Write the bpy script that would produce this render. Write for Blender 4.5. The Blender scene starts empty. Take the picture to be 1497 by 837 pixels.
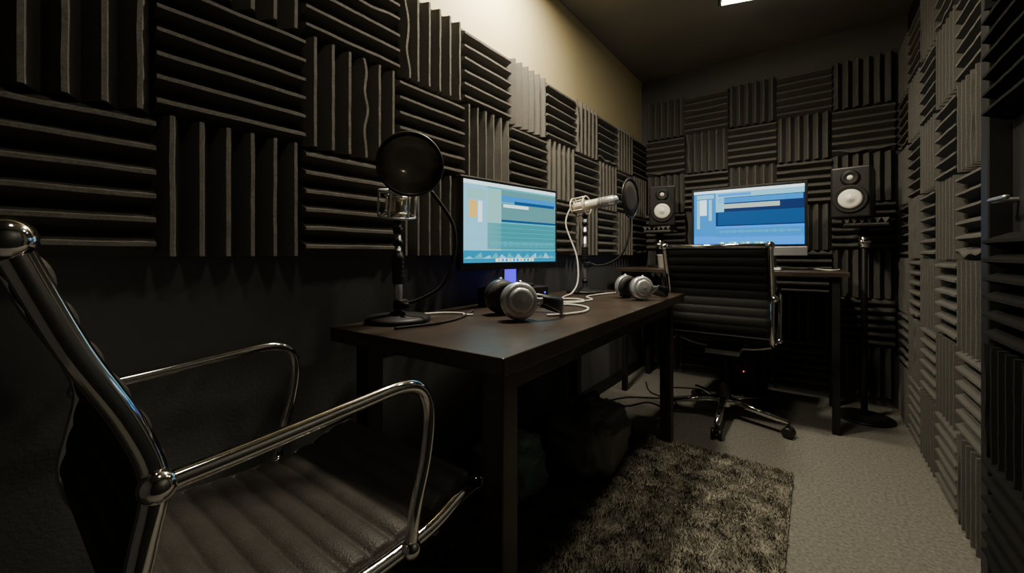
import bpy, bmesh, math, random
from mathutils import Vector, Matrix, noise
random.seed(7)
D=bpy.data; SC=bpy.context.scene; COL=SC.collection
pi=math.pi
# ---------------------------------------------------------------- materials
def mat(name,col,rough=.6,metal=0.,noise_amt=0.,nscale=20.,bump=0.,bscale=200.,emit=None,estr=0.,alpha=1.,coat=0.,spec=.5,sheen=0.,trans=0.):
    m=D.materials.new(name); m.use_nodes=True
    nt=m.node_tree; b=nt.nodes['Principled BSDF']
    b.inputs['Roughness'].default_value=rough; b.inputs['Metallic'].default_value=metal
    b.inputs['Specular IOR Level'].default_value=spec
    b.inputs['Coat Weight'].default_value=coat
    b.inputs['Sheen Weight'].default_value=sheen
    b.inputs['Transmission Weight'].default_value=trans
    b.inputs['Alpha'].default_value=alpha
    tc=nt.nodes.new('ShaderNodeTexCoord')
    n=nt.nodes.new('ShaderNodeTexNoise'); n.inputs['Scale'].default_value=nscale; n.inputs['Detail'].default_value=4
    nt.links.new(tc.outputs['Object'],n.inputs['Vector'])
    r=nt.nodes.new('ShaderNodeValToRGB')
    a=noise_amt
    r.color_ramp.elements[0].position=.3; r.color_ramp.elements[1].position=.7
    r.color_ramp.elements[0].color=(*[max(0,c*(1-a)) for c in col],1)
    r.color_ramp.elements[1].color=(*[min(1,c*(1+a)) for c in col],1)
    nt.links.new(n.outputs['Fac'],r.inputs['Fac'])
    nt.links.new(r.outputs['Color'],b.inputs['Base Color'])
    if bump>0:
        n2=nt.nodes.new('ShaderNodeTexNoise'); n2.inputs['Scale'].default_value=bscale; n2.inputs['Detail'].default_value=3
        nt.links.new(tc.outputs['Object'],n2.inputs['Vector'])
        bp=nt.nodes.new('ShaderNodeBump'); bp.inputs['Strength'].default_value=bump; bp.inputs['Distance'].default_value=.004
        nt.links.new(n2.outputs['Fac'],bp.inputs['Height']); nt.links.new(bp.outputs['Normal'],b.inputs['Normal'])
    if emit:
        b.inputs['Emission Color'].default_value=(*emit,1); b.inputs['Emission Strength'].default_value=estr
    return m
M_FOAM=mat('foam_charcoal',(.18,.17,.15),.95,0,.25,60,.8,500,spec=.15)
M_FOAM2=mat('foam_grey',(.15,.147,.135),.95,0,.25,60,.8,500,spec=.15)
M_FOAM_SHADED=mat('foam_shaded',(.022,.022,.021),.95,0,.25,60,.8,500,spec=.1)  # same foam with the shade at the door put into its colour
M_WALLD=mat('paint_dark_grey',(.085,.085,.088),.75,0,.12,4,.15,120)
M_WALLU=mat('paint_cream_glow',(.60,.51,.29),.7,0,.06,3,.1,120)  # cream paint with the warm lamp glow mixed into its colour
M_CEIL=mat('ceiling_grey',(.2,.185,.16),.85,0,.1,3,.1,100)
M_CARPET=mat('carpet_grey',(.20,.193,.172),.95,0,.3,90,1.,350,spec=.1)
M_RUG=mat('rug_beige_grey',(.17,.16,.13),.95,0,.6,14,0,10,spec=.1)
M_DESK=mat('desk_black_brown',(.038,.027,.02),.38,0,.35,9,.12,60,spec=.5)
M_CHROME=mat('chrome',(.85,.84,.82),.09,1.,.03)
M_SILVER=mat('silver_plastic',(.62,.63,.64),.28,.7,.05)
M_DARKCUP=mat('graphite_plastic',(.06,.06,.065),.3,.4,.05)
M_STEEL=mat('brushed_aluminium',(.6,.6,.62),.35,.9,.05)
M_BLACK=mat('black_plastic',(.012,.012,.013),.38,0,.2)
M_BLACKM=mat('black_matte_metal',(.015,.015,.016),.5,.4,.2)
M_RUBBER=mat('black_rubber',(.012,.012,.012),.75,0,.2)
M_LEATHER=mat('ribbed_dark_leather',(.042,.038,.034),.5,0,.15,30,.35,250,spec=.35)
M_LEATHER_SHADED=mat('ribbed_leather_shaded',(.012,.012,.012),.55,0,.15,30,.35,250,spec=.2)  # darker copy of the leather, far chair's shade put into the colour
M_PAD=mat('black_pad',(.02,.02,.02),.6,0,.2,40,.3,200)
M_GOLD=mat('champagne_metal',(.75,.66,.5),.25,1.,.08)
M_CREAMMET=mat('cream_silver_metal',(.85,.78,.62),.35,.3,.05)
M_CONE=mat('speaker_cone_white',(.97,.94,.82),.4,0,.02)
M_WHITE=mat('white_cable',(.6,.58,.53),.5,0,.05)
M_BAG=mat('black_bag',(.16,.16,.16),.35,0,.3,6,.4,30)
M_PLAST=mat('pale_plastic',(.22,.32,.32),.35,0,.3,8,.5,40)
M_MESH=mat('pop_filter_mesh',(.07,.06,.05),.7,0,.1,alpha=.88)
M_DOOR=mat('door_black',(.012,.012,.012),.55,0,.2)
M_LED=mat('led_violet',(.05,.02,.5),.4,0,0,emit=(.07,.02,1.),estr=1.8)
M_RED=mat('led_red',(.8,.02,.02),.4,0,0,emit=(1,.03,.02),estr=3)
M_LAMP=mat('lamp_diffuser',(1,.95,.85),.4,0,0,emit=(1,.93,.8),estr=14)
def em(name,c,s=1.):
    return mat(name,tuple(x*.1 for x in c),.3,0,0,emit=c,estr=s)
# ---------------------------------------------------------------- builder
def catmull(P,n=8):
    P=[Vector(p) for p in P]; out=[]
    for i in range(len(P)-1):
        p0=P[max(i-1,0)];p1=P[i];p2=P[i+1];p3=P[min(i+2,len(P)-1)]
        for k in range(n):
            t=k/n
            out.append(.5*((2*p1)+(-p0+p2)*t+(2*p0-5*p1+4*p2-p3)*t*t+(-p0+3*p1-3*p2+p3)*t**3))
    out.append(P[-1]); return out
def zto(d):
    return Vector(d).to_track_quat('Z','Y').to_matrix().to_4x4()
class B:
    def __init__(s): s.v=[];s.f=[];s.m=[];s.s=[]
    def add(s,v,f,m=0,sm=False,M=None):
        o=len(s.v)
        s.v+=[tuple(M@Vector(p)) if M else tuple(p) for p in v]
        s.f+=[tuple(i+o for i in q) for q in f]; s.m+=[m]*len(f); s.s+=[sm]*len(f); return s
    def box(s,c,size,m=0,bev=.004,M=None,seg=2):
        bm=bmesh.new(); bmesh.ops.create_cube(bm,size=1)
        for v in bm.verts: v.co=Vector((v.co.x*size[0],v.co.y*size[1],v.co.z*size[2]))
        if bev>0: bmesh.ops.bevel(bm,geom=bm.edges[:],offset=min(bev,min(size)*.45),segments=seg,affect='EDGES',profile=.5)
        c=Vector(c); bm.verts.index_update()
        s.add([v.co+c for v in bm.verts],[[v.index for v in f.verts] for f in bm.faces],m,False,M); bm.free(); return s
    def tube(s,pts,r,m=0,seg=12,smooth=0,M=None,sx=1.,closed=False):
        P=catmull(pts,smooth) if smooth else [Vector(p) for p in pts]
        n=len(P); R=r if isinstance(r,(list,tuple)) else [r]*n
        T=[]
        for i in range(n):
            if closed: t=P[(i+1)%n]-P[i-1]
            else: t=P[min(i+1,n-1)]-P[max(i-1,0)]
            T.append(t.normalized())
        u=T[0].orthogonal().normalized(); V=[];F=[]
        for i in range(n):
            u=(u-T[i]*u.dot(T[i])).normalized(); w=T[i].cross(u)
            for k in range(seg):
                a=2*pi*k/seg; V.append(P[i]+(u*math.cos(a)+w*math.sin(a)*sx)*R[i])
        for i in range(n if closed else n-1):
            j=(i+1)%n
            for k in range(seg):
                F.append((i*seg+k,i*seg+(k+1)%seg,j*seg+(k+1)%seg,j*seg+k))
        if not closed:
            F.append(tuple(reversed(range(seg)))); F.append(tuple((n-1)*seg+k for k in range(seg)))
        return s.add(V,F,m,True,M)
    def lathe(s,prof,m=0,seg=32,M=None,sm=True):
        V=[];F=[]
        for (r,z) in prof:
            for k in range(seg):
                a=2*pi*k/seg; V.append((r*math.cos(a),r*math.sin(a),z))
        for i in range(len(prof)-1):
            for k in range(seg):
                F.append((i*seg+k,i*seg+(k+1)%seg,(i+1)*seg+(k+1)%seg,(i+1)*seg+k))
        if prof[0][0]>1e-5: F.append(tuple(reversed(range(seg))))
        if prof[-1][0]>1e-5: F.append(tuple((len(prof)-1)*seg+k for k in range(seg)))
        return s.add(V,F,m,sm,M)
    def sphere(s,c,r,m=0,sc=(1,1,1),seg=16):
        prof=[(max(1e-6,math.sin(pi*i/seg)*r),-math.cos(pi*i/seg)*r) for i in range(seg+1)]
        return s.lathe(prof,m,seg+4,Matrix.Translation(c)@Matrix.Diagonal((*sc,1)))
    def cyl(s,a,b,r,m=0,seg=20,bev=.15):
        a=Vector(a);b=Vector(b);L=(b-a).length;e=min(r*bev,L*.3)
        return s.lathe([(r-e,0),(r,e),(r,L-e),(r-e,L)],m,seg,Matrix.Translation(a)@zto(b-a))
    def rect(s,x0,x1,z0,z1,y,m):
        return s.add([(x0,y,z0),(x1,y,z0),(x1,y,z1),(x0,y,z1)],[(0,1,2,3)],m)
    def mesh(s,name,mats):
        me=D.meshes.new(name); me.from_pydata(s.v,[],s.f)
        for x in (mats if isinstance(mats,(list,tuple)) else [mats]): me.materials.append(x)
        me.polygons.foreach_set('material_index',s.m); me.polygons.foreach_set('use_smooth',s.s)
        me.update(); return me
    def ob(s,name,mats,parent=None,loc=None,rot=None,**kw):
        o=D.objects.new(name,s.mesh(name,mats)); COL.objects.link(o)
        if parent: o.parent=parent
        if loc: o.location=loc
        if rot: o.rotation_euler=rot
        for k,v in kw.items(): o[k]=v
        return o
def thing(name,loc,rotz,label,cat,**kw):
    e=D.objects.new(name,None); COL.objects.link(e); e.location=loc; e.rotation_euler=(0,0,rotz)
    e.empty_display_size=.05
    e['label']=label; e['category']=cat
    for k,v in kw.items(): e[k]=v
    return e
# ---------------------------------------------------------------- room
XL,XR,YB,YF,H=-1.18,.46,3.43,-1.1,2.42
def shell(name,c,size,m): return B().box(c,size,0,0).ob(name,m,kind='structure')
shell('floor',((XL+XR)/2,(YB+YF)/2,-.05),(XR-XL+.4,YB-YF+.4,.1),M_CARPET)
shell('ceiling',((XL+XR)/2,(YB+YF)/2,H+.05),(XR-XL+.4,YB-YF+.4,.1),M_CEIL)
b=B(); b.box((XL-.05,(YB+YF)/2,.95),(.1,YB-YF,1.9),0,0); b.box((XL-.05,(YB+YF)/2,(H+1.9)/2),(.1,YB-YF,H-1.9),1,0)
b.ob('wall_left',[M_WALLD,M_WALLU],kind='structure')
shell('wall_right',(XR+.05,(YB+YF)/2,H/2),(.1,YB-YF,H),M_DOOR)
shell('wall_back',((XL+XR)/2,YB+.05,H/2),(XR-XL+.2,.1,H),M_WALLD)
shell('wall_front',((XL+XR)/2,YF-.05,H/2),(XR-XL+.2,.1,H),M_WALLD)
B().box((XL+.007,(YF+YB)/2,.04),(.014,YB-YF,.08),0,.003).ob('baseboard_left',M_BLACKM,kind='structure')
B().box((.425,1.735,H/2),(.07,.06,H),0,.004).ob('trim_1',M_DOOR,kind='structure')
b=B(); b.box((.447,1.27,1.03),(.026,.86,2.06),0,.003)
door=b.ob('door_1',M_DOOR,kind='structure')
b=B(); b.cyl((.436,1.66,1.10),(.385,1.66,1.10),.007); b.tube([(.387,1.67,1.10),(.382,1.64,1.10),(.384,1.54,1.098)],.006,0,12,5)
b.ob('handle',M_STEEL,door)
# ---------------------------------------------------------------- foam
def foam_mesh(seed,vert,m,nm):
    rnd=random.Random(seed); s=1.; p=s/6; b=B(); NX=16
    wv=[rnd.uniform(.0,.006) for _ in range(6)]
    if seed%3==0: wv[rnd.randrange(6)]=.05
    rows=[]
    for i in range(NX+1):
        x=-.5+i/NX; pr=[(-.5,0.)]
        for k in range(6):
            c=-.5+p*(k+.5)
            d=wv[k]*noise.noise(Vector((x*3.1+seed*7.3,k*5.1,seed)))*1.6
            dz=1-.05*abs(noise.noise(Vector((x*4,k*3.3,seed+9))))
            pr.append((c-p*.5,.12)); pr.append((c-p*.12+d*.8,.90*dz)); pr.append((c-p*.08+d,1.*dz));pr.append((c+p*.08+d,1.*dz)); pr.append((c+p*.12+d*.8,.90*dz))
        pr.append((.5,.12)); pr.append((.5,0.))
        rows.append([(x,y,z) for y,z in pr])
    n=len(rows[0]); V=[q for r in rows for q in r]; F=[]
    for i in range(NX):
        for k in range(n-1): F.append((i*n+k,i*n+k+1,(i+1)*n+k+1,(i+1)*n+k)[::-1])
    F.append(tuple(range(n))[::-1]); F.append(tuple(NX*n+k for k in range(n)))
    R=Matrix.Rotation(pi/2,4,'Z') if vert else None
    b.add(V,F,0,False,R); return b.mesh(nm,m)
FM={}
for v in (0,1):
    for k in range(6):
        FM[v,k,0]=foam_mesh(k+10*v+1,v,M_FOAM,'foam_panel_mesh')
        for t,mm in ((1,M_FOAM2),(2,M_FOAM_SHADED)):
            FM[v,k,t]=FM[v,k,0].copy(); FM[v,k,t].materials[0]=mm
def panel(pos,basis,s,vert,tone,wall,sy=None):
    o=D.objects.new('acoustic_foam_panel',FM[vert,random.randrange(6),tone]); COL.objects.link(o)
    X,Y,Z=[Vector(q) for q in basis]; sy=sy or s
    d=.058
    Mx=Matrix(((X.x*s,Y.x*sy,Z.x*d,pos[0]),(X.y*s,Y.y*sy,Z.y*d,pos[1]),(X.z*s,Y.z*sy,Z.z*d,pos[2]),(0,0,0,1)))
    o.matrix_world=Mx
    o['label']='%s wedge foam panel, %s ridges, %s'%('shade-darkened' if tone==2 else 'charcoal','vertical' if vert else 'horizontal',wall)
    o['category']='foam panel'; o['group']='acoustic foam panels '+wall
s=.316; sv=.308
for c in range(11):
    for r in range(3):
        panel((XL+.001,3.395-s*(c+.5),.95+sv*(r+.5)),((0,1,0),(0,0,1),(1,0,0)),s*.997,(c+r)%2,0,'on the long wall',sv*.997)
s=.305
for c in range(5):
    for r in range(7):
        panel((-1.125+s*(c+.5),YB-.001,.07+s*(r+.5)),((1,0,0),(0,0,1),(0,-1,0)),s*.997,(c+r+1)%2,1,'on the end wall')
for c in range(5):
    for r in range(7):
        panel((XR-.001,1.785+s*(c+.5),.02+s*(r+.5)),((0,-1,0),(0,0,1),(-1,0,0)),s*.997,(c+r+1)%2,1,'on the door-side wall')
for r in range(6):
    if r==3: continue
    panel((.433,1.54,.1+s*(r+.5)),((0,-1,0),(0,0,1),(-1,0,0)),s*.997,(r)%2,2,'on the door')
# ---------------------------------------------------------------- lamps
def ceiling_lamp(x,y,L,W,label,power,rz=0,spread=180):
    e=thing('ceiling_lamp',(x,y,H),rz,label,'ceiling light')
    B().box((0,0,-.018),(W+.03,L+.03,.036),0,.004).ob('housing',M_BLACKM,e)
    B().box((0,0,-.04),(W,L,.01),0,.003).ob('diffuser',M_LAMP,e)
    l=D.lights.new('lamp_light','AREA'); l.shape='RECTANGLE'; l.size=W; l.size_y=L; l.energy=power; l.color=(1,.88,.67); l.spread=math.radians(spread)
    lo=D.objects.new('lamp_light',l); COL.objects.link(lo); lo.parent=e; lo.location=(0,0,-.05)
ceiling_lamp(-.92,1.38,.16,.16,'square warm ceiling light above the desk',38)
ceiling_lamp(-.29,2.57,.07,.26,'slim rectangular ceiling light over the chair',7,.3,120)
ceiling_lamp(-.35,.35,.16,.16,'added unseen square fill lamp near the door',1.0)  # added fill out of view, lifts the near chair and lower wall
ceiling_lamp(-.25,1.75,.12,.12,'added unseen small fill lamp in the middle of the room',3.5,0,130)  # second added fill out of view, for lower wall and bags
# ---------------------------------------------------------------- desk
dz=.745
e=thing('desk',(-.84,1.46,0),math.radians(2),'black-brown rectangular wooden desk with square legs','desk')
B().box((0,0,dz-.02),(.62,1.66,.04),0,.003).ob('desktop',M_DESK,e)
for x,y in ((.277,-.797),(-.25,-.74),(.262,.65),(-.25,.65)):
    B().box((x,y,(dz-.04)/2),(.055,.055,dz-.04),0,.003).ob('leg',M_DESK,e)
B().box((-.25,-.05,dz-.075),(.02,1.32,.068),0,.002).ob('rail',M_DESK,e)
B().box((.27,-.075,dz-.065),(.02,1.39,.048),0,.002).ob('rail',M_DESK,e)
tz=.86
e=thing('computer_table',(-.485,3.0,0),0,'black table holding a computer against the foam wall','table')
B().box((0,0,tz-.0125),(1.27,.6,.025),0,.003).ob('tabletop',M_DESK,e)
for x in (-.58,.58):
    for y in (-.25,.25):
        B().box((x,y,(tz-.025)/2),(.035,.035,tz-.025),0,.003).ob('leg',M_BLACKM,e)
# ---------------------------------------------------------------- chairs
def chair(loc,label,lift=0.,lea=M_LEATHER,by=0.,ph=.35,br=.285):
    e=thing('office_chair',loc,0,label,'office chair')
    up=lambda L:[(p[0],p[1]+lift) if len(p)==2 else (p[0],p[1],p[2]+lift) for p in L]
    rail=up([(-.40,.965),(-.36,.86),(-.318,.77),(-.298,.70),(-.308,.63),(-.318,.56),(-.295,.485),(-.22,.445),(-.05,.425),(.10,.43),(.19,.455),(.235,.46)])
    hw=.25
    for sx in (-1,1):
        b=B(); b.tube([(sx*hw,y,z) for y,z in rail],.0135,0,14,6); b.sphere((sx*hw,-.402,.968+lift),.021); b.sphere((sx*hw,.238,.46+lift),.015)
        b.ob('side_rail',M_CHROME,e)
        b=B(); X=sx*(hw+.012)
        b.tube(up([(X,-.298,.70),(X,-.20,.706),(X,-.06,.717),(X,.03,.722),(X,.075,.705),(X,.093,.66),(X,.085,.58),(X,.062,.50),(X,.05,.43)]),.0115,0,14,8)
        b.sphere((X,-.298,.70+lift),.0185); b.sphere((X,.05,.428+lift),.0185)
        b.cyl((X,.05,.428+lift),(X-sx*.02,.05,.428+lift),.009)
        b.ob('armrest',M_CHROME,e)
    b=B(); b.cyl((-hw,-.402,.968+lift),(hw,-.402,.968+lift),.011); b.ob('top_bar',M_CHROME,e)
    b=B()
    for y,z in ((-.05,.413+lift),(.12,.42+lift)): b.tube([(-hw,y,z),(-.12,y,z-.03),(.12,y,z-.03),(hw,y,z)],.011,0,12,6)
    b.box((0,.03+by/2,.372+lift),(.18,.24+abs(by),.03),0,.006)
    b.ob('stretcher',M_STEEL,e)
    def sling(path,name,pitch=.047):
        P=catmull([(0,y,z+lift) for y,z in path],10); S=[0]
        for i in range(1,len(P)): S.append(S[-1]+(P[i]-P[i-1]).length)
        n=int(S[-1]/.0045); Q=[]
        k=0
        for i in range(n+1):
            d=S[-1]*i/n
            while k<len(S)-2 and S[k+1]<d: k+=1
            Q.append(P[k].lerp(P[k+1],(d-S[k])/max(1e-9,S[k+1]-S[k])))
        xs=[-1,-.985,-.95,-.6,-.2,.2,.6,.95,.985,1]; th=[.25,.8,1,1,1,1,1,1,.8,.25]
        V=[];F=[];w=hw-.012;nx=len(xs)
        for side in (1,-1):
            for i,q in enumerate(Q):
                t=(Q[min(i+1,n)]-Q[max(i-1,0)]).normalized(); nn=Vector((0,-t.z,t.y))
                bul=.006+.011*abs(math.sin(pi*(S[-1]*i/n)/pitch))**.45
                for x,tt in zip(xs,th): V.append(q+nn*side*bul*tt*(1 if side>0 else .6)+Vector((x*w,0,0)))
        N=(n+1)*nx
        for i in range(n):
            for j in range(nx-1):
                a=i*nx+j; F.append((a,a+1,a+nx+1,a+nx)); a+=N; F.append((a,a+nx,a+nx+1,a+1))
            for j in (0,nx-1):
                a=i*nx+j; F.append((a,a+nx,a+nx+N,a+N))
        for i in (0,n):
            for j in range(nx-1):
                a=i*nx+j; F.append((a,a+1,a+1+N,a+N))
        b=B().add(V,F,0,True); o=b.ob(name,lea,e)
        bm=bmesh.new(); bm.from_mesh(o.data); bmesh.ops.recalc_face_normals(bm,faces=bm.faces); bm.to_mesh(o.data); bm.free()
    sling([(-.285,.485),(-.22,.452),(-.05,.432),(.10,.437),(.19,.462),(.232,.464)],'seat')
    sling([(-.395,.955),(-.36,.86),(-.318,.77),(-.298,.70),(-.308,.63),(-.318,.56),(-.300,.50)],'backrest')
    b=B(); b.cyl((0,by,.10),(0,by,.37+lift),.026); b.cyl((0,by,.08),(0,by,.22),.036); b.ob('column',M_BLACKM,e)
    b=B()
    b.cyl((0,by,.075),(0,by,.125),.045)
    for k in range(5):
        a=2*pi*k/5+ph; c,s_=math.cos(a),math.sin(a)
        b.tube([(c*.03,by+s_*.03,.115),(c*.15,by+s_*.15,.10),(c*br,by+s_*br,.078)],[.022,.018,.014],0,12)
    b.ob('star_base',M_CHROME,e)
    for k in range(5):
        a=2*pi*k/5+ph; c,s_=math.cos(a),math.sin(a); t=Vector((-s_,c,0)); o=Vector((c*br,by+s_*br,0))
        b=B(); b.cyl(o+Vector((0,0,.045)),o+Vector((0,0,.08)),.008)
        for q in (-1,1): b.cyl(o+t*q*.008+Vector((0,0,.0285)),o+t*q*.026+Vector((0,0,.0285)),.028)
        b.box(o+Vector((0,0,.042)),(.03,.03,.02),0,.005)
        b.ob('caster',M_BLACK,e)
    b=B(); b.tube([(.09,.05,.37+lift),(.2,.06,.36+lift),(.24,.06,.355+lift)],.005,0,8,4); b.ob('lever',M_BLACK,e)
    return e
chair((-.84,.42,0),'chrome-framed office chair with dark ribbed leather, pulled to the desk')
chair((-.42,2.72,0),'chrome-framed office chair with dark ribbed back at the computer table',.03,M_LEATHER_SHADED,-.09,math.radians(-87),.325)
# ---------------------------------------------------------------- monitors
E_={k:em('screen_'+k,c,s) for k,(c,s) in dict(
 cyan=((.09,.60,.72),1.),white=((.7,.92,1.),1.7),panel=((.25,.68,.9),1.25),navy=((.01,.10,.32),.9),blue=((.02,.30,.85),1.1),
 teal=((.05,.42,.50),.85),wave=((.0,.34,.60),1.),lite=((.35,.8,.75),1.),orange=((1.,.6,.12),1.2),sky=((.02,.30,1.),1.35),grey=((.15,.42,.45),.9),deep=((.01,.035,.16),.9),cream=((.6,.75,.65),1.)).items()}
KEYS=list(E_.keys()); MI={k:i for i,k in enumerate(KEYS)}; SM=[E_[k] for k in KEYS]
def screen(e,W,Hh,zc,y,style):
    b=B(); x0=-W/2; z0=zc-Hh/2
    def R(a,b_,c,d,k,l): b.rect(x0+a*W,x0+b_*W,z0+c*Hh,z0+d*Hh,y-l*.0004,MI[k])
    if style==1:
        R(0,1,0,1,'cyan',0); R(0,1,.955,1,'white',1); R(0,.22,.12,.955,'panel',1); R(.03,.2,.78,.9,'lite',2); R(.05,.12,.55,.76,'orange',2); R(.13,.17,.5,.76,'white',2)
        R(.22,.36,.12,.93,'lite',1); R(.36,1,.86,.93,'grey',1)
        R(.36,1,.78,.86,'blue',2); R(.50,.98,.76,.80,'navy',3); R(.38,.66,.71,.75,'white',3)
        R(.36,1,.55,.76,'grey',1); R(.36,1,.52,.55,'navy',2)
        R(.22,1,.17,.5,'teal',1)
        for i in range(5): R(.24,.98,.2+i*.06,.205+i*.06,'cyan',2)
        R(0,1,0,.15,'wave',3)
        for i in range(12):
            a=i/12; h=.03+.05*abs(math.sin(i*1.7)); b.add([(x0+a*W,y-.0016,z0+.05*Hh),(x0+min(1,a+.09)*W,y-.0016,z0+.05*Hh),(x0+min(1,a+.05+.03*math.sin(i))*W,y-.0016,z0+(.05+h)*Hh)],[(0,1,2)],MI['cyan' if i%2 else 'panel'])
        R(.3,.72,.01,.05,'white',5)
        for i in range(10): R(.32+i*.04,.345+i*.04,.015,.045,('orange','blue','wave')[i%3],6)
    else:
        R(0,1,0,1,'sky',0); R(0,1,.955,1,'white',1); R(0,.22,.16,.955,'blue',1); R(.03,.2,.86,.93,'panel',2); R(.06,.13,.55,.84,'white',2); R(.03,.06,.3,.84,'panel',2);R(.15,.18,.45,.84,'panel',2)
        R(.22,1,.86,.955,'panel',1); R(.24,.55,.88,.93,'sky',2)
        R(.22,1,.34,.86,'deep',1); R(.24,.99,.76,.85,'blue',2); R(.3,.8,.66,.74,'cream',3); R(.22,.3,.60,.86,'panel',2)
        R(.24,1,.36,.60,'navy',2); R(.22,1,.3,.34,'sky',2); R(.22,1,.14,.3,'blue',2)
        R(0,1,0,.13,'sky',3); R(.25,.75,.01,.06,'cyan',4)
        for i in range(12): R(.27+i*.04,.295+i*.04,.015,.05,('white','blue','lite')[i%3],5)
    for i in range(46):
        a=.25+i*.0158; h=.012+.02*abs(math.sin(i*2.3)*math.cos(i*.7)); R(a,a+.008,.24-h,.24+h,'cyan',7)
    return b.ob('screen',SM,e,label='lit screen showing an audio editing program')
phi=math.radians(80.6)
MC=Vector((-1.005,1.355,0)); bz=.823
e=thing('computer_monitor',(MC.x,MC.y,bz),phi,'black widescreen monitor showing audio software on the desk','monitor')
b=B(); zc=1.073-bz; b.box((0,.012,zc),(.555,.03,.36),0,.006); b.box((0,.03,zc-.02),(.3,.03,.22),0,.01)
b.ob('bezel',M_BLACK,e); screen(e,.527,.315,zc+.007,-.0042,1)
b=B(); b.box((0,.02,.059),(.05,.025,.1),0,.006); b.ob('neck',M_LED,e,label='violet lit neck')
B().lathe([(.08,0),(.085,.003),(.08,.01),(.02,.016)],0,32,Matrix.Diagonal((1.2,.85,1,1))).ob('base',M_BLACK,e)
e=thing('audio_interface',(MC.x,MC.y,dz),phi,'black audio interface box under the monitor','audio interface')
B().box((0,0,.038),(.26,.16,.076),0,.005).ob('body',M_BLACKM,e)
for i in range(4): B().cyl((-.09+i*.05,-.08,.04),(-.09+i*.05,-.095,.04),.011).ob('knob',M_BLACK,e)
b=B(); b.cyl((.105,-.079,.05),(.105,-.083,.05),.004); b.ob('indicator_light',M_LED,e)

e=thing('desktop_computer',(-.355,3.0,tz),0,'slim aluminium all-in-one computer showing audio software','computer')
b=B(); b.box((0,.012,.315),(.65,.02,.45),0,.006); b.box((0,.001,.339),(.65,.006,.402),1,.002)
b.ob('display_housing',[M_STEEL,M_BLACK],e); screen(e,.62,.365,.34,-.0035,2)
b=B(); b.box((0,0,.115),(.65,.01,.055),0,.003); b.ob('chin',M_STEEL,e)
b=B(); b.box((0,.05,.10),(.18,.012,.19),0,.004,Matrix.Rotation(-.12,4,'X')); b.box((0,.02,.006),(.2,.17,.01),0,.003); b.ob('stand',M_STEEL,e)
e=thing('keyboard',(-.36,2.82,tz),0,'slim light computer keyboard on the table','keyboard')
B().box((0,0,.006),(.42,.12,.012),0,.004).ob('case',M_STEEL,e)
b=B()
for r in range(5):
    for c in range(15): b.box((-.193+c*.0276,-.045+r*.0225,.0145),(.023,.018,.005),0,.001,seg=1)
b.ob('keys',M_WHITE,e,kind='stuff')
e=thing('paper_cup',(-.84,2.86,tz),0,'small white paper cup on the computer table','cup')
B().lathe([(.024,0),(.026,.002),(.034,.088),(.036,.09),(.036,.093),(.033,.092),(.025,.006),(1e-5,.005)],0,32).ob('body',M_WHITE,e)
# ---------------------------------------------------------------- speakers
def speaker(x,y,z,rz,label):
    e=thing('studio_speaker',(x,y,z),rz,label,'speaker')
    B().box((0,0,.145),(.18,.22,.29),0,.01).ob('cabinet',M_BLACK,e)
    F=Matrix.Translation((0,-.11,.105))@Matrix.Rotation(pi/2,4,'X')
    b=B(); b.lathe([(.078,-.001),(.08,.006),(.072,.009),(.062,.004)],1,40,F); b.lathe([(.063,.004),(.060,.008),(.056,.004)],1,40,F)
    b.lathe([(.057,.002),(.052,.010),(.04,.014),(.024,.012),(.021,.015),(1e-5,.022)],0,40,F)
    b.ob('woofer',[M_CONE,M_RUBBER],e)
    F=Matrix.Translation((0,-.11,.225))@Matrix.Rotation(pi/2,4,'X')
    b=B(); b.lathe([(.045,-.001),(.045,.004),(.03,.005),(.016,.001)],1,32,F); b.lathe([(.016,.001),(.012,.007),(1e-5,.01)],0,24,F)
    b.ob('tweeter',[M_CONE,M_BLACKM],e)
speaker(.185,3.1,1.165,-.18,'black studio speaker with pale cone on a stand beside the table')
speaker(-.92,3.12,1.165,.3,'black studio speaker with pale cone beside the computer')
def stand(x,y,z0,label):
    e=thing('speaker_stand',(x,y,z0),0,label,'speaker stand')
    T=1.164-z0
    b=B(); b.box((0,0,T-.045),(.2,.2,.012),0,.003); b.ob('platform',M_BLACKM,e)
    b=B()
    for i in range(6):
        xx=-.083+i*.033; b.add([(xx-.0165,-.1,0),(xx+.0165,-.1,0),(xx,-.1,.03),(xx-.0165,.1,0),(xx+.0165,.1,0),(xx,.1,.03)],[(0,1,2),(3,5,4),(0,3,4,1),(1,4,5,2),(2,5,3,0)],0,False,Matrix.Translation((0,0,T-.003))@Matrix.Diagonal((1,1,-1,1)))
    b.box((0,0,T-.0355),(.19,.19,.008),0,.001)
    b.ob('isolation_pad',M_FOAM2,e)
    b=B(); b.cyl((0,0,.01),(0,0,T-.05),.016); b.ob('pole',M_BLACKM,e)
    b=B(); b.cyl((0,0,T-.17),(0,0,T-.10),.027); b.cyl((.0,-.02,T-.135),(0,-.07,T-.135),.01); b.cyl((-.024,-.07,T-.135),(.024,-.07,T-.135),.009); b.ob('clamp',M_CHROME,e)
    r=.14 if z0<.1 else .09
    B().lathe([(r,0),(r,.008),(r*.9,.014),(.02,.018)],0,40).ob('base',M_BLACKM,e)
stand(.235,3.12,0,'black pole speaker stand with chrome clamp beside the table')
stand(-.93,3.12,tz,'short black speaker stand on the table')
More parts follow.
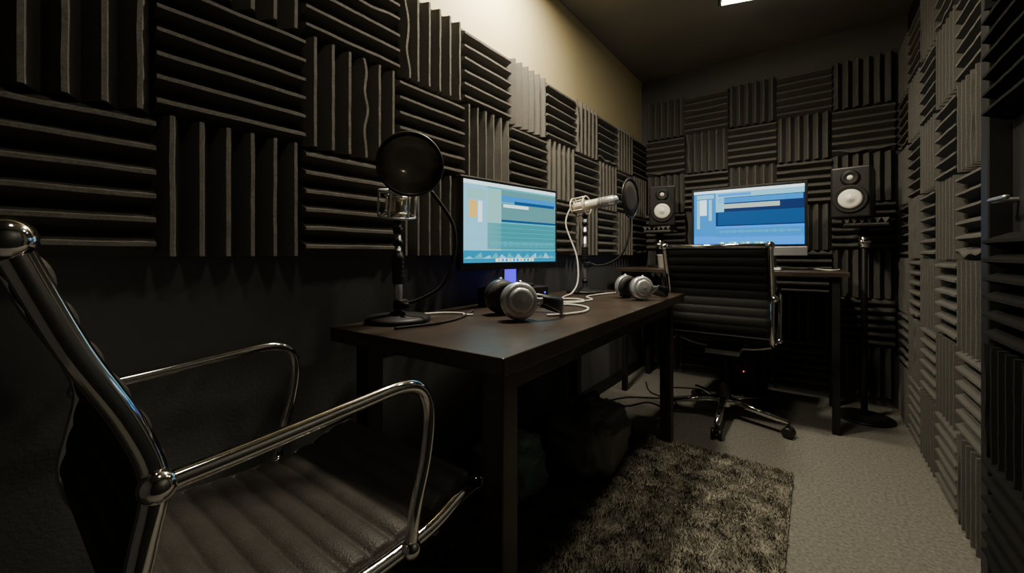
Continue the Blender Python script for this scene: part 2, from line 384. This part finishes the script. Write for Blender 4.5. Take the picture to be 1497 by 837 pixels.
# ---------------------------------------------------------------- microphones
def torus(b,c,R,r,nrm,m=0,n=40,sx=1,sg=8):
    M=Matrix.Translation(c)@zto(nrm)
    b.tube([(R*math.cos(2*pi*k/n),R*math.sin(2*pi*k/n),0) for k in range(n)],r,m,sg,0,M,1,True)
def mic_stand(x,y,T,label,rz=0):
    e=thing('microphone_stand',(x,y,dz),rz,label,'microphone stand')
    B().lathe([(.096,0),(.1,.004),(.099,.012),(.09,.018),(.03,.022),(.022,.03)],0,48).ob('base',M_BLACKM,e)
    b=B(); b.lathe([(.0135,.02),(.0135,T*.42),(.010,T*.43),(.010,T)],0,24); b.ob('pole',M_STEEL,e)
    pr=[(.014,T*.42-.02),(.018,T*.42-.015)]
    for k in range(5): pr+=[(.018,T*.42+k*.014),(.020,T*.42+k*.014+.004),(.018,T*.42+k*.014+.009)]
    pr+=[(.013,T*.42+.085)]
    B().lathe(pr,0,24).ob('clutch',M_BLACK,e)
    for zz in (.12,.72,.84,.94): B().lathe([(.008,T*zz),(.0155,T*zz+.003),(.0155,T*zz+.02),(.008,T*zz+.023)],0,24).ob('collar',M_BLACK,e)
    return e
def microphone(loc,M,label,m1,L=.17,r=.024,cage=.047,cm=None):
    e=thing('microphone',loc,0,label,'microphone'); e.matrix_world=Matrix.Translation(loc)@M
    b=B(); b.lathe([(.012,-L*.5),(r*.85,-L*.47),(r,-L*.4),(r,L*.12)],0,32); b.ob('body',m1,e)
    b=B(); b.lathe([(r,L*.12),(r*1.06,L*.13),(r*1.06,L*.42),(r*.8,L*.5),(1e-5,L*.53)],0,32)
    for k in range(6): torus(b,(0,0,L*(.14+.055*k)),r*1.07,.0012,(0,0,1),0,28,1,6)
    b.ob('grille',M_GOLD if m1 is M_GOLD else M_SILVER,e)
    b=B(); R=cage; q=r+.007
    z0,z1=-L*.42,-L*.42+.075
    for z in (z0,z1): torus(b,(0,0,z),R,.0042,(0,0,1),0,36)
    for z in (z0+.012,z1-.012): torus(b,(0,0,z),q,.0035,(0,0,1),0,36)
    for k in range(6):
        a=2*pi*k/6; b.tube([(R*math.cos(a),R*math.sin(a),z0),(R*math.cos(a),R*math.sin(a),z1)],.0034,0,8)
    for k in range(12):
        a=2*pi*k/12; a2=a+.26
        for z,z2 in ((z0,z0+.012),(z1,z1-.012)): b.tube([(R*math.cos(a),R*math.sin(a),z),(q*math.cos(a2),q*math.sin(a2),z2)],.0015,1,6)
    b.ob('shock_mount',[cm or m1,M_RUBBER],e)
    return e
def pop_filter(c,nrm,R,goose,label):
    e=thing('pop_filter',c,0,label,'pop filter'); c=Vector(c)
    b=B(); torus(b,(0,0,0),R,.005,nrm,0,56); b.ob('ring',M_BLACK,e)
    b=B(); b.lathe([(R,-.001),(R*.5,.001),(1e-5,.0015)],0,48,zto(nrm)); b.ob('mesh_disc',M_MESH,e)
    b=B(); b.tube([Vector(g)-c for g in goose],.0055,0,10,8); b.ob('gooseneck',M_RUBBER,e)
    b=B(); g=Vector(goose[-1])-c; b.box(g,(.035,.035,.03),0,.006); b.cyl(g+Vector((.015,0,0)),g+Vector((.045,-.01,0)),.007); b.ob('clamp',M_BLACK,e)
mx,my=-1.045,.80
mic_stand(mx,my,.325,'black round-base tabletop microphone stand near the monitor')
microphone((mx+.012,my-.01,1.138),Matrix.Rotation(.22,4,'Y')@Matrix.Rotation(.1,4,'X'),'champagne condenser microphone in a shock mount on a desk stand',M_GOLD,.155,.030,.056,M_SILVER)
pc=(-.955,.775,1.222)
pop_filter(pc,(.78,-.62,.03),.093,[(-.925,.83,1.145),(-.90,.895,1.05),(-.90,.90,.95),(-.92,.87,.86),(-.98,.83,.815),(mx+.015,my,.80)],'round black mesh pop filter on a gooseneck')
mx2,my2=-1.0,2.0
mic_stand(mx2,my2,.435,'black tabletop microphone stand by the desk end')
microphone((-.95,2.0,1.225),Matrix.Rotation(pi/2-.1,4,'Y'),'cream-silver microphone held sideways in a shock mount',M_CREAMMET,.27,.026,.05)
pop_filter((-.745,2.0,1.24),(1,-.05,.0),.098,[(-.745,2.0,1.14),(-.75,1.99,1.05),(-.79,1.985,.95),(-.88,1.985,.90),(-.985,1.998,.90)],'black pop filter seen in front of the silver microphone')
# ---------------------------------------------------------------- headphones
def headphones(loc,rz,label,sc=1.,gap=.055,mp=None):
    e=thing('headphones',loc,rz,label,'headphones'); e.scale=(sc,sc,sc)
    for sx in (-1,1):
        Mx=Matrix.Translation((sx*gap,0,.052))@zto((sx,.12,.12))
        b=B(); b.lathe([(.046,-.006),(.05,.0),(.05,.012),(.047,.02),(.040,.024)],0,40,Mx); b.lathe([(.040,.022),(.037,.0242),(.0335,.022)],1,40,Mx); b.lathe([(.034,.021),(.033,.029),(.024,.031),(.012,.031),(1e-5,.033)],0,40,Mx)
        b.ob('ear_cup',[(mp if (mp and sx>0) else M_SILVER),M_BLACK],e)
        b=B(); b.lathe([(.022,-.026),(.036,-.028),(.047,-.020),(.05,-.008),(.046,-.004)],0,40,Mx); b.ob('ear_cushion',M_PAD,e)
        b=B(); b.tube([Mx@Vector((.0,.052,.012)),Vector((sx*.083,-.03,.062)),Vector((sx*.083,-.062,.055))],.005,0,10,6); b.tube([Mx@Vector((.0,-.052,.012)),Vector((sx*.083,-.052,.045)),Vector((sx*.083,-.065,.055))],.005,0,10,6)
        b.ob('yoke',M_STEEL,e)
    pts=[]
    for k in range(25):
        a=pi*k/24; pts.append((.083*math.cos(a),-.06-.095*math.sin(a),.055-.028*math.sin(a)))
    V=[];F=[]
    for i,p in enumerate(pts):
        p=Vector(p); t=(Vector(pts[min(i+1,24)])-Vector(pts[max(i-1,0)])).normalized(); n=t.cross(Vector((0,0,1))).normalized()
        w=.010+.013*math.sin(pi*i/24)
        for a,c in ((-1,-.6),(-1,.6),(-.6,1),(.6,1),(1,.6),(1,-.6),(.6,-1),(-.6,-1)): V.append(p+n*a*.006+Vector((0,0,1))*c*w)
    for i in range(24):
        for k in range(8): F.append((i*8+k,i*8+(k+1)%8,(i+1)*8+(k+1)%8,(i+1)*8+k))
    F.append(tuple(range(8))); F.append(tuple(24*8+k for k in range(8)))
    B().add(V,F,0,True).ob('headband',M_BLACK,e)
headphones((-.815,1.075,dz),math.radians(150),'silver and black studio headphones lying by the monitor',1.2,.062,M_DARKCUP)
headphones((-.68,1.86,dz),math.radians(145),'silver studio headphones lying near the desk end',1.08)
# ---------------------------------------------------------------- cables
def cable(name,pts,r,m,label,sm=8):
    c=Vector(pts[0]); e=D.objects.new(name,B().tube([Vector(p)-c for p in pts],r,0,8,sm).mesh(name,m)); COL.objects.link(e); e.location=c
    e['label']=label; e['category']='cable'
z=dz+.005
cable('microphone_cable',[(-1.075,1.99,1.225),(-1.09,1.95,1.12),(-1.02,1.94,.95),(-.99,1.90,.82),(-.99,1.84,z+.01),(-.97,1.72,z),(-.90,1.56,z),(-.84,1.50,z),(-.80,1.58,z),(-.86,1.66,z),(-.98,1.60,z),(-1.04,1.5,z)],.0045,M_WHITE,'pale microphone cable drooping onto the desk')
cable('audio_cable',[(-.86,1.33,z),(-.84,1.42,z),(-.78,1.46,z),(-.70,1.42,z),(-.66,1.32,z),(-.68,1.22,z),(-.72,1.16,z)],.0045,M_WHITE,'pale cable coiled on the desk by the headphones')
cable('audio_cable',[(-1.08,.92,z),(-1.04,.99,z),(-.98,1.02,z),(-.95,1.0,z),(-.93,1.02,z)],.0035,M_WHITE,'thin pale cable trailing behind the headphones')
cable('audio_cable',[(-.88,1.48,z),(-.80,1.66,z),(-.88,1.78,z),(-.88,1.92,z),(-.84,2.1,z)],.004,M_WHITE,'pale cable running along the desk')
cable('audio_cable',[(-.93,.70,z),(-.90,.83,z),(-.92,.95,z),(-1.0,1.10,z)],.004,M_RUBBER,'black cable on the desk near the microphone stand')
cable('power_cable',[(-1.1,2.5,.006),(-.95,2.45,.006),(-.85,2.6,.006),(-.7,2.55,.006),(-.72,2.72,.006),(-.9,2.8,.006),(-1.0,3.0,.006)],.005,M_RUBBER,'black cable lying on the carpet')
cable('power_cable',[(-1.12,2.35,.006),(-1.0,2.6,.006),(-.8,2.75,.006),(-.86,2.95,.006),(-.6,3.1,.006)],.005,M_RUBBER,'black cable looped on the carpet')
cable('power_cable',[(-.03,3.2,tz+.005),(.02,3.05,tz+.005),(.06,2.92,tz+.005),(.11,2.95,tz+.005),(.12,3.1,tz+.005)],.004,M_WHITE,'pale cable on the computer table')
# ---------------------------------------------------------------- bags under desk
def lump(name,loc,sz,m,label,cat,seed,rz=0):
    e=thing(name,loc,rz,label,cat); V=[];F=[];n=44;k2=64
    for i in range(n+1):
        for k in range(k2):
            th=pi*i/n; ph=2*pi*k/k2
            d=Vector((math.sin(th)*math.cos(ph),math.sin(th)*math.sin(ph),math.cos(th)))
            g=lambda q,ex: math.copysign(abs(q)**ex,q)
            p=Vector((g(d.x,.6),g(d.y,.6),g(d.z,.7)))
            f=1+.16*noise.noise(d*2.2+Vector((seed,0,0)))+.12*abs(noise.noise(d*5+Vector((0,seed,0))))+.05*abs(noise.noise(d*11+Vector((0,seed,3))))
            p=Vector((p.x*sz[0]*f,p.y*sz[1]*f,max(0,.5*sz[2]*(1+p.z*f*.95)))); V.append(p)
    for i in range(n):
        for k in range(k2): F.append((i*k2+k,(i+1)*k2+k,(i+1)*k2+(k+1)%k2,i*k2+(k+1)%k2))
    B().add(V,F,0,True).ob('body',m,e); return e
e=lump('duffel_bag',(-.82,1.66,.006),(.15,.19,.28),M_BAG,'crumpled black bag on the floor under the desk','bag',3)
b=B(); b.tube([(-.02,-.12,.255),(0,-.06,.31),(.02,.05,.315),(.0,.12,.26)],.009,0,10,8); b.ob('strap',M_RUBBER,e)
e=lump('plastic_bag',(-.96,1.27,.006),(.12,.12,.24),M_PLAST,'crumpled pale plastic bag on the floor under the desk','bag',8)
b=B(); b.tube([(-.03,-.03,.19),(0,-.02,.25),(.03,.02,.25),(.02,.04,.2)],.008,0,8,6); b.ob('knot',M_PLAST,e)
# ---------------------------------------------------------------- rug
b=B(); rx0,rx1,ry0,ry1=-1.0,-.07,.35,2.13
V=[];F=[]
rnd=random.Random(3)
for i in range(70000):
    x=rnd.uniform(rx0,rx1); y=rnd.uniform(ry0,ry1); a=rnd.uniform(0,2*pi)
    cl=noise.noise(Vector((x*22,y*22,0)))
    cl2=noise.noise(Vector((x*22+50,y*22,0)))
    h=.013+.009*rnd.random()+.006*noise.noise(Vector((x*12,y*12,4)))
    lx=.010*cl*1.6+rnd.uniform(-.005,.005); ly=.010*cl2*1.6+rnd.uniform(-.005,.005); w=.0014
    c,s_=math.cos(a)*w,math.sin(a)*w; o=len(V)
    V+=[(x-c,y-s_,.004),(x+c,y+s_,.004),(x+c+lx*.5,y+s_+ly*.5,h*.65),(x-c+lx*.5,y-s_+ly*.5,h*.65),(x+lx*1.3,y+ly*1.3,h)]
    F+=[(o,o+1,o+2,o+3),(o+3,o+2,o+4)]
b.add(V,F,0,False)
b.box(((rx0+rx1)/2,(ry0+ry1)/2,.004),(rx1-rx0,ry1-ry0,.008),0,.002)
b.ob('shag_rug',M_RUG,label='beige-grey shaggy rug on the carpet beside the desk',category='rug',kind='stuff')
e=thing('power_unit',(-.40,3.22,0),0,'black power unit with a red light on the floor','power unit')
B().box((0,0,.11),(.16,.2,.22),0,.008).ob('body',M_BLACK,e)
b=B(); b.cyl((.02,-.099,.165),(.02,-.104,.165),.004); b.ob('switch_light',M_RED,e)
# ---------------------------------------------------------------- world / camera
w=D.worlds.new('w'); SC.world=w; w.use_nodes=True
w.node_tree.nodes['Background'].inputs[0].default_value=(.01,.011,.012,1)
cam=D.cameras.new('camera'); co=D.objects.new('camera',cam); COL.objects.link(co)
cam.sensor_width=36; cam.lens=590/1497*36; cam.shift_y=-47/1497; cam.clip_start=.02
co.location=(0,0,.955); co.rotation_euler=(pi/2,0,math.radians(36.8)); SC.camera=co
